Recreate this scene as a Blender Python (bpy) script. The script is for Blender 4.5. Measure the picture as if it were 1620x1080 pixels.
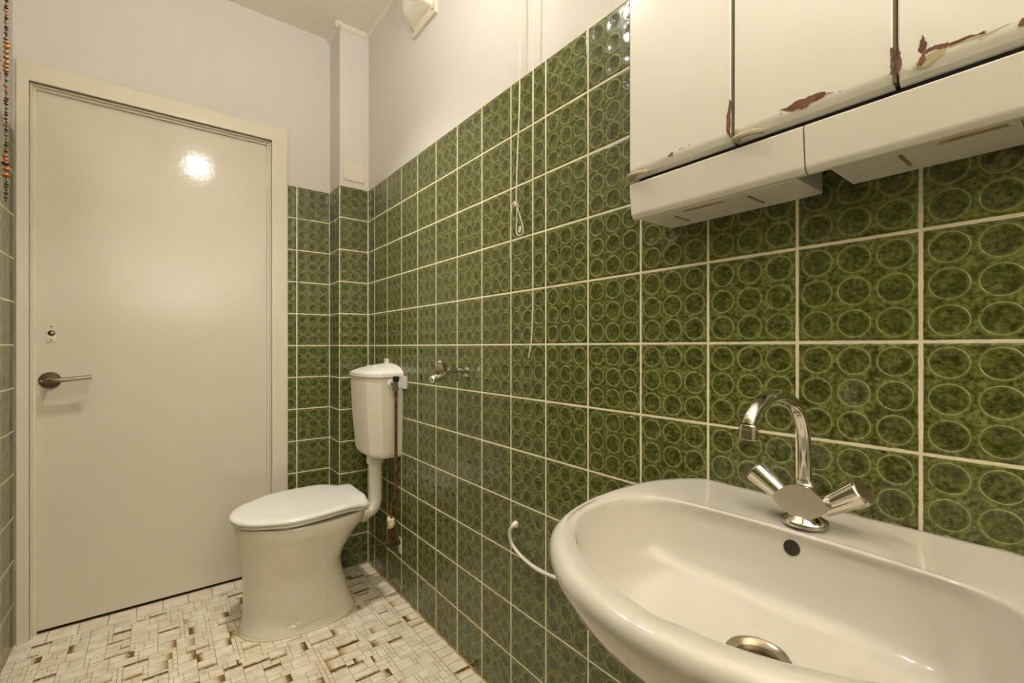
import bpy, bmesh, math, random
from mathutils import Vector, Matrix, noise
random.seed(7)
for o in list(bpy.data.objects): bpy.data.objects.remove(o)
S = bpy.context.scene
COL = S.collection

# ------------------------------------------------------------------ camera
CAMX, CAMZ, YAW, FPX = -0.8098, 1.0431, math.radians(37.78), 724.7
cd = bpy.data.cameras.new('camera'); cam = bpy.data.objects.new('camera', cd); COL.objects.link(cam)
cam.location = (CAMX, 0, CAMZ); cam.rotation_euler = (math.pi/2, 0, -YAW)
cd.sensor_fit = 'HORIZONTAL'; cd.sensor_width = 36; cd.lens = FPX/1620*36
cd.shift_y = 8.6/1620; cd.clip_start = 0.02
S.camera = cam
# ------------------------------------------------------------------ world, exposure
w = bpy.data.worlds.new('world'); S.world = w; w.use_nodes = True
w.node_tree.nodes['Background'].inputs[0].default_value = (1, .95, .85, 1)
w.node_tree.nodes['Background'].inputs[1].default_value = 0.05
vs = S.view_settings
vs.view_transform = 'Standard'; vs.look = 'None'; vs.gamma = 1; vs.use_curve_mapping = False
vs.exposure = 0.10
CEIL_Z = 2.552
LAMP_POS = (-0.593, 1.01, 2.257); LAMP_W = 10.0
UP_POS = (-0.62, -0.80, 1.20); UP_W = 64.0        # added fill light behind the camera
DOWN_POS = (-0.58, 1.52, CEIL_Z); DOWN_W = 88.0         # added fill spot in the ceiling by the toilet
LAMP_COL = (1.0, 0.972, 0.925)

# ------------------------------------------------------------------ node helpers
def lin(c):
    return tuple(((x/255)/12.92 if x/255 <= .04045 else ((x/255+.055)/1.055)**2.4) for x in c)
def rgba(c): return lin(c)+(1,)
class NT:
    def __init__(s, name):
        s.m = bpy.data.materials.new(name); s.m.use_nodes = True
        s.t = s.m.node_tree; s.b = s.t.nodes['Principled BSDF']
    def n(s, t, **kw):
        x = s.t.nodes.new(t)
        for k, v in kw.items(): setattr(x, k, v)
        return x
    def l(s, a, b): s.t.links.new(a, b)
    def put(s, sock, v):
        if isinstance(v, (int, float)): sock.default_value = v
        elif isinstance(v, tuple): sock.default_value = v
        else: s.l(v, sock)
    def math(s, op, a, b=0.0, c=0.0):
        x = s.n('ShaderNodeMath', operation=op)
        s.put(x.inputs[0], a); s.put(x.inputs[1], b); s.put(x.inputs[2], c)
        return x.outputs[0]
    def mr(s, v, a, b, c=0.0, d=1.0, smooth=True):
        x = s.n('ShaderNodeMapRange', interpolation_type='SMOOTHSTEP' if smooth else 'LINEAR')
        s.put(x.inputs['Value'], v)
        for k, q in zip(('From Min', 'From Max', 'To Min', 'To Max'), (a, b, c, d)): s.put(x.inputs[k], q)
        return x.outputs[0]
    def mix(s, f, a, b):
        x = s.n('ShaderNodeMix', data_type='RGBA')
        s.put(x.inputs[0], f); s.put(x.inputs[6], a); s.put(x.inputs[7], b)
        return x.outputs[2]
    def noise(s, vec, scale, detail=3.0, rough=.55, out='Fac'):
        x = s.n('ShaderNodeTexNoise'); x.inputs['Scale'].default_value = scale
        x.inputs['Detail'].default_value = detail; x.inputs['Roughness'].default_value = rough
        if vec is not None: s.l(vec, x.inputs['Vector'])
        return x.outputs[out]
    def obj(s): return s.n('ShaderNodeTexCoord').outputs['Object']
    def bump(s, h, dist, strength=1.0):
        x = s.n('ShaderNodeBump'); x.inputs['Distance'].default_value = dist; x.inputs['Strength'].default_value = strength
        s.put(x.inputs['Height'], h); s.l(x.outputs[0], s.b.inputs['Normal'])
        return x

def plain(name, col, rough=.5, metal=0.0, coat=0.0, nscale=0, namt=0.0, bump=0, bscale=60, col2=None):
    k = NT(name); b = k.b
    b.inputs['Roughness'].default_value = rough; b.inputs['Metallic'].default_value = metal
    b.inputs['Coat Weight'].default_value = coat; b.inputs['Coat Roughness'].default_value = .05
    c = rgba(col); v = k.obj()
    if namt:
        c2 = rgba(col2) if col2 else tuple(x*(1-namt) for x in c[:3])+(1,)
        k.l(k.mix(k.mr(k.noise(v, nscale, 4), .35, .7), c, c2), b.inputs['Base Color'])
    else:
        k.l(k.mix(k.noise(v, 9, 2), c, tuple(x*.965 for x in c[:3])+(1,)), b.inputs['Base Color'])
    if bump: k.bump(k.noise(v, bscale, 3), bump)
    return k.m

def tile_material():
    k = NT('green glazed relief tile')
    uv = k.n('ShaderNodeTexCoord').outputs['UV']
    sx = k.n('ShaderNodeSeparateXYZ'); k.l(uv, sx.inputs[0])
    U, V = sx.outputs[0], sx.outputs[1]
    P = .15
    cu, cv = k.math('FLOOR', k.math('DIVIDE', U, P)), k.math('FLOOR', k.math('DIVIDE', V, P))
    fu = k.math('SUBTRACT', k.math('SUBTRACT', U, k.math('MULTIPLY', cu, P)), P/2)
    fv = k.math('SUBTRACT', k.math('SUBTRACT', V, k.math('MULTIPLY', cv, P)), P/2)
    wob = k.math('MULTIPLY', k.math('SUBTRACT', k.noise(uv, 14, 2), .5), .0016)
    wob2 = k.math('MULTIPLY', k.math('SUBTRACT', k.noise(uv, 90, 2), .5), .0016)
    edge = k.math('ADD', k.math('ADD', k.math('MAXIMUM', k.math('ABSOLUTE', fu), k.math('ABSOLUTE', fv)), wob), wob2)
    grout = k.mr(edge, .0722, .0731)
    lu = k.math('SUBTRACT', fu, k.math('MULTIPLY', k.math('ROUND', k.math('DIVIDE', fu, .0475)), .0475))
    lv = k.math('SUBTRACT', fv, k.math('MULTIPLY', k.math('ROUND', k.math('DIVIDE', fv, .0475)), .0475))
    d = k.math('SQRT', k.math('ADD', k.math('MULTIPLY', lu, lu), k.math('MULTIPLY', lv, lv)))
    d = k.math('ADD', d, k.math('MULTIPLY', wob, .5))
    ring = k.mr(k.math('ABSOLUTE', k.math('SUBTRACT', d, .0199)), .0001, .0010, 1.0, 0.0)
    halo = k.mr(k.math('ABSOLUTE', k.math('SUBTRACT', d, .0199)), .0005, .0045, 1.0, 0.0)
    inside = k.mr(d, .0185, .0200, 1.0, 0.0)
    # per tile hue
    cid = k.n('ShaderNodeCombineXYZ'); k.l(cu, cid.inputs[0]); k.l(cv, cid.inputs[1])
    wn = k.n('ShaderNodeTexWhiteNoise', noise_dimensions='3D'); k.l(cid.outputs[0], wn.inputs['Vector'])
    n1 = k.noise(uv, 55, 6, .68); n2 = k.noise(uv, 9, 3); n3 = k.noise(uv, 160, 4, .7)
    base = k.mix(k.mr(n1, .34, .68), rgba((60, 64, 24)), rgba((132, 134, 74)))
    base = k.mix(k.math('MULTIPLY', k.mr(n2, .5, .75), .5), base, rgba((80, 68, 26)))
    base = k.mix(k.math('MULTIPLY', wn.outputs['Value'], .3), base, rgba((88, 102, 46)))
    base = k.mix(k.math('MULTIPLY', k.mr(n3, .47, .62), .72), base, rgba((34, 38, 8)))
    base = k.mix(k.math('MULTIPLY', k.mr(n3, .36, .46, 1.0, 0.0), .4), base, rgba((150, 150, 92)))
    base = k.mix(k.math('MULTIPLY', inside, .3), base, rgba((40, 46, 10)))
    base = k.mix(k.math('MULTIPLY', halo, .28), base, rgba((140, 146, 74)))
    base = k.mix(k.math('MULTIPLY', ring, .62), base, rgba((172, 172, 108)))
    # small pits in the glaze
    vo = k.n('ShaderNodeTexVoronoi'); vo.inputs['Scale'].default_value = 110; k.l(uv, vo.inputs['Vector'])
    pit = k.math('MULTIPLY', k.mr(vo.outputs['Distance'], .1, .26, 1.0, 0.0), k.mr(n2, .48, .6))
    base = k.mix(k.math('MULTIPLY', pit, .75), base, rgba((22, 25, 5)))
    base = k.mix(k.mr(edge, .0700, .0722, 0.0, .35), base, rgba((110, 112, 52)))
    gcol = k.mix(k.noise(uv, 30, 3), rgba((240, 231, 206)), rgba((224, 212, 180)))
    k.l(k.mix(grout, base, gcol), k.b.inputs['Base Color'])
    k.l(k.mr(grout, 0, 1, .17, .75, False), k.b.inputs['Roughness'])
    k.l(k.mr(grout, 0, 1, .65, .15, False), k.b.inputs['Specular IOR Level'])
    # relief in millimetres
    h = k.math('MULTIPLY', ring, .55)
    h = k.math('SUBTRACT', h, k.math('MULTIPLY', k.mr(d, .004, .0195, 1.0, 0.0), 1.0))
    h = k.math('ADD', h, k.math('MULTIPLY', k.noise(uv, 30, 2), .75))
    h = k.math('ADD', h, k.math('MULTIPLY', n3, .10))
    h = k.math('SUBTRACT', h, k.math('MULTIPLY', pit, .3))
    h = k.math('SUBTRACT', h, k.mr(edge, .0690, .0731, 0.0, .9))
    k.bump(h, .001, 1.0)
    return k.m

def floor_material():
    k = NT('mottled floor mosaic')
    tc = k.n('ShaderNodeTexCoord'); uv, ob = tc.outputs['UV'], tc.outputs['Object']
    at = k.n('ShaderNodeAttribute', attribute_name='stain'); at.attribute_type = 'GEOMETRY'
    sep = k.n('ShaderNodeSeparateColor'); k.l(at.outputs['Color'], sep.inputs[0])
    s = k.n('ShaderNodeSeparateXYZ'); k.l(uv, s.inputs[0])
    rag = k.math('MULTIPLY', k.math('SUBTRACT', k.noise(ob, 190, 5, .75), .5), .75)
    f = k.mr(k.math('ADD', s.outputs[1], rag), .02, .62, 1.0, 0.0)
    f = k.math('MULTIPLY', f, sep.outputs[0])
    f = k.math('MULTIPLY', f, k.mr(k.noise(ob, 60, 3), .25, .5, .55, 1.0))
    base = k.mix(k.mr(k.noise(ob, 22, 5, .65), .3, .72), rgba((238, 229, 208)), rgba((214, 200, 172)))
    base = k.mix(k.math('MULTIPLY', k.mr(k.noise(ob, 330, 3, .7), .5, .75), .35), base, rgba((186, 168, 134)))
    base = k.mix(k.math('MULTIPLY', sep.outputs[1], .16), base, rgba((188, 170, 134)))
    st = k.mix(k.mr(f, .28, .75), rgba((186, 146, 82)), rgba((98, 66, 24)))
    k.l(k.mix(k.mr(f, .05, .7), base, st), k.b.inputs['Base Color'])
    k.b.inputs['Roughness'].default_value = .42
    k.bump(k.noise(ob, 260, 3), .0004)
    return k.m

M = dict(
    tile=tile_material(), floor=floor_material(),
    gap=plain('brown floor joint', (150, 122, 78), .8, nscale=12, namt=.4),
    plaster=plain('white plaster', (216, 210, 202), .85, bump=.0009, bscale=140),
    ceiling=plain('ceiling paint', (233, 226, 208), .9, bump=.0004, bscale=90),
    trim=plain('white trim paint', (226, 216, 198), .5),
    cream=plain('cream gloss paint', (222, 214, 192), .2, bump=.0004, bscale=130),
    cream_door=plain('cream door paint', (217, 209, 188), .115, bump=.00022, bscale=70),
    dark=plain('black gap', (22, 19, 14), .8),
    porcelain=plain('white porcelain', (213, 207, 196), .07, coat=.5),
    pan=plain('toilet porcelain', (228, 220, 202), .09, coat=.4, nscale=40, namt=.04),
    plastic=plain('white plastic', (226, 221, 211), .22),
    tankplastic=plain('cistern plastic', (228, 220, 202), .2),
    oldplastic=plain('yellowed plastic', (222, 212, 186), .35),
    chrome=plain('chrome', (214, 208, 198), .06, 1.0),
    satin=plain('satin metal', (168, 158, 138), .28, 1.0),
    bronze=plain('dull bronze metal', (118, 106, 82), .3, 1.0),
    copper=plain('tarnished copper', (138, 100, 66), .45, .7, nscale=50, namt=.5, col2=(78, 44, 24)),
    rusty=plain('corroded brass', (104, 78, 48), .6, .5, nscale=90, namt=.6, col2=(60, 36, 20)),
    tape=plain('white sealing tape', (214, 198, 164), .8, bump=.002, bscale=200),
    black=plain('black plastic', (24, 23, 22), .4),
    cabinet=plain('white cabinet lacquer', (228, 223, 213), .22, bump=.0002, bscale=40),
    rust=plain('bare red brown primer', (120, 78, 52), .7, nscale=120, namt=.5, col2=(88, 50, 30)),
    bare=plain('bare grey filler', (178, 164, 128), .7),
    edge=plain('grey metal edging', (98, 90, 64), .6, .0),
    pull=plain('grey beige plastic', (172, 160, 130), .4),
    groove=plain('darker groove', (150, 134, 100), .6),
    stainslot=plain('stained slot', (178, 150, 96), .6, nscale=60, namt=.5, col2=(140, 108, 58)),
    cord=plain('white cotton cord', (226, 216, 190), .8),
    orange=plain('orange wooden bead', (176, 92, 24), .35, nscale=200, namt=.4),
    redbrown=plain('red brown bead', (86, 40, 20), .35),
    darkbead=plain('dark bead', (44, 32, 20), .35),
    teal=plain('teal bead', (78, 112, 88), .3),
    tan=plain('tan bead', (160, 108, 44), .4),
    hose=plain('white hose', (226, 218, 204), .4),
)
def emit(name, col, st):
    k = NT(name); k.b.inputs['Emission Color'].default_value = col+(1,); k.b.inputs['Emission Strength'].default_value = st
    k.b.inputs['Base Color'].default_value = (.8, .8, .8, 1)
    return k.m

# ------------------------------------------------------------------ object helpers
def tag(o, label=None, cat=None, group=None, kind=None):
    for a, b in (('label', label), ('category', cat), ('group', group), ('kind', kind)):
        if b: o[a] = b
    return o
def thing(name, label, cat, loc=(0, 0, 0), group=None):
    o = bpy.data.objects.new(name, None); COL.objects.link(o); o.location = loc; o.empty_display_size = .05
    return tag(o, label, cat, group)
def link(name, bm, mats, parent=None, smooth=True, angle=35, recalc=True):
    """bm is in world coordinates; the object's origin is put at its parent's place (or at the mesh centre)"""
    if recalc: bmesh.ops.recalc_face_normals(bm, faces=bm.faces)
    me = bpy.data.meshes.new(name)
    if parent is not None: org = parent.matrix_basis.translation.copy() if parent.parent is None else parent['_w']
    else:
        vs_ = [v.co for v in bm.verts]
        lo = [min(v[i] for v in vs_) for i in range(3)]; hi = [max(v[i] for v in vs_) for i in range(3)]
        org = Vector(((lo[0]+hi[0])/2, (lo[1]+hi[1])/2, lo[2]))
    org = Vector(org)
    bmesh.ops.translate(bm, vec=-org, verts=bm.verts)
    bm.to_mesh(me); bm.free()
    for m in (mats if isinstance(mats, (list, tuple)) else [mats]): me.materials.append(m)
    o = bpy.data.objects.new(name, me); COL.objects.link(o)
    if parent is None: o.location = org
    else: o.parent = parent
    if smooth:
        me.polygons.foreach_set('use_smooth', [True]*len(me.polygons))
        me.set_sharp_from_angle(angle=math.radians(angle))
        wn_ = o.modifiers.new('even shading', 'WEIGHTED_NORMAL'); wn_.keep_sharp = True; wn_.weight = 80
    return o
def sub(name, bm, mats, parent_part, **kw):
    """sub-part: parent_part's own origin coincides with its thing's origin"""
    root = parent_part.parent
    o = link(name, bm, mats, root if root is not None else parent_part, **kw)
    o.parent = parent_part
    return o
def B(): return bmesh.new()
def box(bm, lo, hi, bev=0.0, seg=2, mat=0):
    c = [(a+b)/2 for a, b in zip(lo, hi)]; s = [abs(b-a) for a, b in zip(lo, hi)]
    r = bmesh.ops.create_cube(bm, size=1, matrix=Matrix.Translation(c) @ Matrix.Diagonal(s+[1]))
    fs = set(f for v in r['verts'] for f in v.link_faces)
    for f in fs: f.material_index = mat
    if bev:
        es = list(set(e for v in r['verts'] for e in v.link_edges))
        bmesh.ops.bevel(bm, geom=es, offset=bev, segments=seg, affect='EDGES', profile=.5)
    return bm
def ringfaces(bm, a, b, mat=0):
    n = len(a)
    for i in range(n):
        f = bm.faces.new((a[i], a[(i+1) % n], b[(i+1) % n], b[i])); f.material_index = mat
def loft(bm, rings, cap0=True, cap1=True, mat=0):
    vr = [[bm.verts.new(p) for p in r] for r in rings]
    for a, b in zip(vr, vr[1:]): ringfaces(bm, a, b, mat)
    if cap0: bm.faces.new(vr[0][::-1]).material_index = mat
    if cap1: bm.faces.new(vr[-1]).material_index = mat
    return vr
def frame_of(d):
    d = d.normalized(); u = d.orthogonal().normalized()
    return u, d.cross(u).normalized()
def tube(bm, pts, rad, n=14, cap=True, mat=0):
    pts = [Vector(p) for p in pts]
    rs = rad if isinstance(rad, (list, tuple)) else [rad]*len(pts)
    u = None; rings = []
    for i, p in enumerate(pts):
        a, b = pts[max(i-1, 0)], pts[min(i+1, len(pts)-1)]
        t = (b-a).normalized()
        if u is None: u, _ = frame_of(t)
        u = (u - t*u.dot(t)); u = u.normalized() if u.length > 1e-6 else frame_of(t)[0]
        v = t.cross(u)
        rings.append([p + (u*math.cos(q)+v*math.sin(q))*rs[i] for q in [2*math.pi*j/n for j in range(n)]])
    loft(bm, rings, cap, cap, mat); return bm
def lathe(bm, prof, org, axis=(0, 0, 1), n=32, mat=0, cap0=True, cap1=True):
    """prof: (radius, height along axis)"""
    org, ax = Vector(org), Vector(axis).normalized(); u, v = frame_of(ax)
    rings = [[org+ax*h+(u*math.cos(q)+v*math.sin(q))*max(r, 1e-4) for q in [2*math.pi*j/n for j in range(n)]] for r, h in prof]
    loft(bm, rings, cap0, cap1, mat); return bm
def prism(bm, poly, axis_vec, mat=0, bev=0, seg=2):
    vs0 = [bm.verts.new(Vector(p)) for p in poly]; vs1 = [bm.verts.new(Vector(p)+Vector(axis_vec)) for p in poly]
    f0 = bm.faces.new(vs0[::-1]); f1 = bm.faces.new(vs1); ringfaces(bm, vs0, vs1, mat); f0.material_index = f1.material_index = mat
    if bev:
        es = list(set(e for v in vs0+vs1 for e in v.link_edges))
        bmesh.ops.bevel(bm, geom=es, offset=bev, segments=seg, affect='EDGES', profile=.5)
    return bm
def catmull(pts, k=8, closed=False):
    pts = [Vector(p) for p in pts]; n = len(pts); out = []
    for i in range(n if closed else n-1):
        g = lambda j: pts[j % n] if closed else pts[min(max(j, 0), n-1)]
        a, b, c, d = g(i-1), g(i), g(i+1), g(i+2)
        for s in range(k):
            t = s/k
            out.append(.5*((2*b)+(c-a)*t+(2*a-5*b+4*c-d)*t*t+(3*b-a-3*c+d)*t**3))
    if not closed: out.append(pts[-1])
    return out
def uvbox(o, axes, off):
    """writes world metres into the UV map: axes names the two world axes, off their offsets"""
    me = o.data; l = me.uv_layers.new(name='UVMap'); loc = Vector(o.location)
    if o.parent: loc = Vector(o.parent.location) if o.parent.parent is None else loc
    for p in me.polygons:
        nrm = p.normal; ax = axes
        if axes == 'auto':
            ax = (1, 2) if abs(nrm.x) > .7 else (0, 2)
        for li in p.loop_indices:
            co = me.vertices[me.loops[li].vertex_index].co+loc
            l.data[li].uv = (co[ax[0]]-off[ax[0]], co[ax[1]]-off[2])

# ------------------------------------------------------------------ setting
XL, YB, YP, PW, TOP, CEIL, YF = -1.205, 2.3312, 2.1820, 0.1384, 1.7995, 2.552, -1.35
DX0, DX1 = -1.2, -0.328            # outer edges of the door frame
OX0, OX1, OZ = -1.168, -0.394, 1.987   # opening
TT = .006                          # tile thickness in front of the plaster
# floor: random mosaic, each tile one face, on a brown joint sheet
def build_floor():
    mod = .0128
    x0, x1, y0, y1 = XL, 0.0, YF, YB
    bm = B(); uvl = bm.loops.layers.uv.new('UVMap'); sl = bm.loops.layers.float_color.new('stain')
    rnd = random.Random(11)
    def quad(ax, ay, bx, by, g=.0011, stain=None):
        ax += g; ay += g; bx -= g; by -= g
        vs_ = [bm.verts.new((px, py, 0)) for px, py in ((ax, ay), (bx, ay), (bx, by), (ax, by))]
        f = bm.faces.new(vs_); f.material_index = 0
        if stain is None: stain = 0
        side = rnd.choice((0, 0, 1, 2, 3, 2)); base = [(0, 0), (1, 0), (1, 1), (0, 1)]
        t = rnd.random()
        for i, lp in enumerate(f.loops):
            lp[uvl].uv = base[(i+side) % 4]; lp[sl] = (stain, t, 0, 1)
    bw = .062                                           # border tiles along the right wall
    y = y0; i = 0
    while y < YP:
        quad(-bw, y, 0.0, min(y+.043, YP), .0012, rnd.choice((0, 0, .0, .55, .8)) if rnd.random() < .6 else 0)
        y += .043
    nx = int((x1-bw-x0)/mod); mx = (x1-bw-x0)/nx; ny = int((y1-.048-y0)/mod); my = (y1-.048-y0)/ny
    occ = [[False]*ny for _ in range(nx)]
    big = [(4, 4)]*3+[(5, 3)]*3+[(6, 3)]*2+[(6, 4)]; small = [(3, 2)]*4+[(2, 2)]*5+[(2, 3)]*3+[(4, 1)]*3+[(3, 1)]*2+[(5, 1)]+[(1, 2)]
    def fit(i, j, a, b):
        if i+a > nx or j+b > ny: return False
        return not any(occ[p][q] for p in range(i, i+a) for q in range(j, j+b))
    def put(i, j, a, b, st):
        for p in range(i, i+a):
            for q in range(j, j+b): occ[p][q] = True
        quad(x0+i*mx, y0+j*my, x0+(i+a)*mx, y0+(j+b)*my, .0007, st)
    for j in range(ny):
        for i in range(nx):
            if occ[i][j]: continue
            opts = big if rnd.random() < .42 else small
            done = False
            for a, b in rnd.sample(opts, len(opts)):
                if fit(i, j, a, b):
                    st = 0
                    if a*b >= 12 and rnd.random() < .5: st = rnd.uniform(.5, .95)
                    elif a*b in (4, 6) and rnd.random() < .05: st = .7
                    put(i, j, a, b, st); done = True; break
            if not done:
                for a, b in [(3, 1), (2, 1), (1, 2), (1, 1)]:
                    if fit(i, j, a, b): put(i, j, a, b, 0); break
    # threshold row under the door
    x = x0
    while x < OX1+.03:
        quad(x, YB-.048, min(x+.083, OX1+.03), YB+.038, .0012, 0); x += .083
    bmesh.ops.recalc_face_normals(bm, faces=bm.faces)
    for f in bm.faces:
        if f.normal.z < 0: f.normal_flip()
    # brown joint sheet, slightly lower
    r = [bm.verts.new(q) for q in ((x0-.2, y0-.2, -.0008), (.2, y0-.2, -.0008), (.2, y1+.2, -.0008), (x0-.2, y1+.2, -.0008))]
    f = bm.faces.new(r); f.material_index = 1
    lo = [bm.verts.new(v.co-Vector((0, 0, .1))) for v in r]; ringfaces(bm, r[::-1], lo[::-1], 1)
    return link('floor', bm, [M['floor'], M['gap']], smooth=False, recalc=False)
tag(build_floor(), kind='structure')
# ceiling
bm = box(B(), (XL-.1, YF-.1, CEIL), (.1, YB+.15, CEIL+.1)); tag(link('ceiling', bm, M['ceiling'], smooth=False), kind='structure')
YOFF = 2.09968   # a grout line of the right wall runs through here
# right wall
bm = box(B(), (.004, YF-.1, -.1), (.12, YB+.1, CEIL)); wr = tag(link('wall_right', bm, M['plaster'], smooth=False), kind='structure')
bm = box(B(), (0, YF, -.001), (.01, YP+.02, TOP), .0015, 1)
t = link('wall_tiles', bm, M['tile'], smooth=False); uvbox(t, (1, 2), (0, YOFF, -.0)); t.location -= wr.location; t.parent = wr
# left wall
bm = box(B(), (XL-.12, YF-.1, -.1), (XL-.004, YB+.1, CEIL)); wl = tag(link('wall_left', bm, M['plaster'], smooth=False), kind='structure')
bm = box(B(), (XL-.01, YF, -.001), (XL, YB, TOP-.002), .0015, 1)
t = link('wall_tiles', bm, M['tile'], smooth=False); uvbox(t, (1, 2), (0, 2.166, 0)); t.location -= wl.location; t.parent = wl
# back wall with the door opening (one mesh)
bm = B()
box(bm, (XL-.1, YB+.004, OZ), (.1, YB+.14, CEIL)); box(bm, (OX1, YB+.004, -.1), (.1, YB+.14, OZ)); box(bm, (XL-.1, YB+.004, -.1), (OX0, YB+.14, OZ))
wb = tag(link('wall_back', bm, M['plaster'], smooth=False), kind='structure')
bm = box(B(), (DX1-.005, YB, -.001), (-PW+.01, YB+.01, TOP), .0015, 1)
t = link('wall_tiles', bm, M['tile'], smooth=False); uvbox(t, (0, 2), (-PW, 0, 0)); t.location -= wb.location; t.parent = wb
# boxed-in corner pillar
bm = box(B(), (-PW+.004, YP+.004, -.1), (.05, YB+.05, CEIL), .004, 2); wp = tag(link('wall_corner', bm, M['plaster'], smooth=False), kind='structure')
bm = B(); box(bm, (-PW, YP, -.001), (.004, YP+.01, TOP), .0015, 1); box(bm, (-PW, YP+.0005, -.001), (-PW+.01, YB+.004, TOP), .0015, 1)
t = link('wall_tiles', bm, M['tile'], smooth=False); uvbox(t, 'auto', (-PW, YP, 0)); t.location -= wp.location; t.parent = wp
# wall behind the camera
bm = box(B(), (XL-.1, YF-.1, -.1), (.1, YF, CEIL)); tag(link('wall_front', bm, M['plaster'], smooth=False), kind='structure')
# ceiling mouldings: right wall, pillar front, pillar side
def mould(name, a, b, inward):
    a, b, w_ = Vector(a), Vector(b), Vector(inward)
    prof = [(0, 0), (.016, 0), (.0165, .005), (.0145, .011), (.010, .017), (.004, .020), (0, .020)]
    bm = B(); rings = []
    for q in (a, b): rings.append([q+w_*p-Vector((0, 0, r)) for p, r in prof])
    loft(bm, rings); return tag(link(name, bm, M['trim'], angle=50), kind='structure')
mould('trim_1', (.004, YF, CEIL), (.004, YP+.004, CEIL), (-1, 0, 0))
mould('trim_2', (.004, YP+.004, CEIL), (-PW-.02, YP+.004, CEIL), (0, -1, 0))
mould('trim_3', (-PW+.004, YP-.02, CEIL), (-PW+.004, YB+.004, CEIL), (-1, 0, 0))
# grout beads in the corners
def bead_line(name, x, y, r=.0035):
    pts = [(x+(random.random()-.5)*.0016, y+(random.random()-.5)*.0016, -.0+TOP*i/60) for i in range(61)]
    return tag(link(name, tube(B(), pts, [r*(.8+.4*random.random()) for _ in pts], 8), M['trim'], angle=80), kind='structure')
bead_line('trim_4', -.001, YP-.001, .003); bead_line('trim_5', -PW-.001, YB-.001, .0022)
pts = [(-.001, YP-(YP-YF)*i/200, .001) for i in range(201)]
tag(link('trim_6', tube(B(), pts, [.0025+.0015*random.random() for _ in pts], 8), plain('dirty silicone joint', (196, 170, 120), .7, nscale=25, namt=.4, col2=(140, 104, 56)), angle=80), kind='structure')

# ---- door: leaf, frame, handle, old latch plate
YD = 2.370
bm = box(B(), (OX0+.010, YD, .010), (OX1-.010, YD+.04, OZ-.012), .002, 2)
door = tag(link('door_1', bm, M['cream_door']), kind='structure')
def dpart(name, bm, m, par=None, **kw):
    o = link(name, bm, m, door, **kw)
    if par: o.parent = par
    return o
def frame_profile():
    # stepped profile swept around left jamb, head and right jamb; (inset from the outer edge, depth behind the wall plane)
    bm = B()
    zt = 2.052
    prof = [(0, .004), (0, -.006), (.003, -.009), (.030, -.009), (.032, -.007), (.032, .012), (.0385, .012), (.0385, .026), (.046, .026), (.046, .060), (.0, .060)]
    wl_, wr_, wt_ = OX0-DX0, DX1-OX1, zt-OZ
    rings = []
    for cor in ('bl', 'tl', 'tr', 'br'):
        r = []
        for q, d in prof:
            qq = q/.032
            step = max(0, q-.032)
            fx = (min(q, .032)/.032)
            xl = DX0+fx*wl_+step; xr = DX1-fx*wr_-step; z_ = zt-fx*wt_-step
            x_ = xl if cor in ('bl', 'tl') else xr
            zz = -.001 if cor in ('bl', 'br') else z_
            r.append(Vector((x_, YB+d, zz)))
        rings.append(r)
    loft(bm, rings); return bm
dpart('door_frame', frame_profile(), M['cream'], angle=30)
bm = box(B(), (OX0-.01, YD+.012, -.002), (OX1+.01, YD+.06, .016)); dpart('door_sill', bm, M['dark'])
hx, hz = -1.120, .921
rose = dpart('door_handle', lathe(B(), [(.030, 0), (.030, .005), (.026, .009), (.012, .010)], (hx, YD, hz), (0, -1, 0), 36), M['bronze'])
bm = B(); pts = catmull([(hx, YD-.005, hz), (hx, YD-.035, hz), (hx+.004, YD-.050, hz), (hx+.02, YD-.057, hz+.001), (hx+.06, YD-.057, hz+.004), (hx+.118, YD-.055, hz+.010)], 5)
tube(bm, pts, [.0095]*12+[.0085]*(len(pts)-12), 14); o = dpart('lever', bm, M['satin'], rose)
bm = lathe(B(), [(.005, 0), (.005, .0115)], (hx-.021, YD, hz-.003), (0, -1, 0), 12); dpart('screw', bm, M['chrome'], rose)
bm = box(B(), (-1.131, YD-.003, 1.060), (-1.103, YD+.001, 1.128), .002, 2); lp = dpart('latch_plate', bm, M['oldplastic'])
bm = lathe(B(), [(.010, 0), (.010, .004), (.007, .005)], (-1.116, YD, 1.094), (0, -1, 0), 20); dpart('keyhole', bm, M['dark'], lp)
bm = lathe(B(), [(.0062, .0), (.0062, .007), (.004, .008)], (-1.114, YD, 1.0935), (0, -1, 0), 16); dpart('spindle', bm, M['satin'], lp)
for zz in (1.119, 1.068):
    dpart('screw_hole', lathe(B(), [(.0026, 0), (.0026, .0036)], (-1.117, YD, zz), (0, -1, 0), 12), M['dark'], lp)

# ------------------------------------------------------------------ access cover on the pillar
yp = YP+.004
ac = thing('access_cover', 'square white screwed cover plate on the boxed-in corner just above the green tiles', 'cover plate', (-.066, yp, 1.83))
link('plate', box(B(), (-.117, yp-.006, 1.829), (-.016, yp+.001, 1.921), .003, 3), M['trim'], ac)
for x in (-.109, -.024):
    for z in (1.838, 1.912):
        link('screw', lathe(B(), [(.0022, 0), (.0022, .0064), (.001, .0072)], (x, yp, z), (0, -1, 0), 10), M['edge'], ac)

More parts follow.
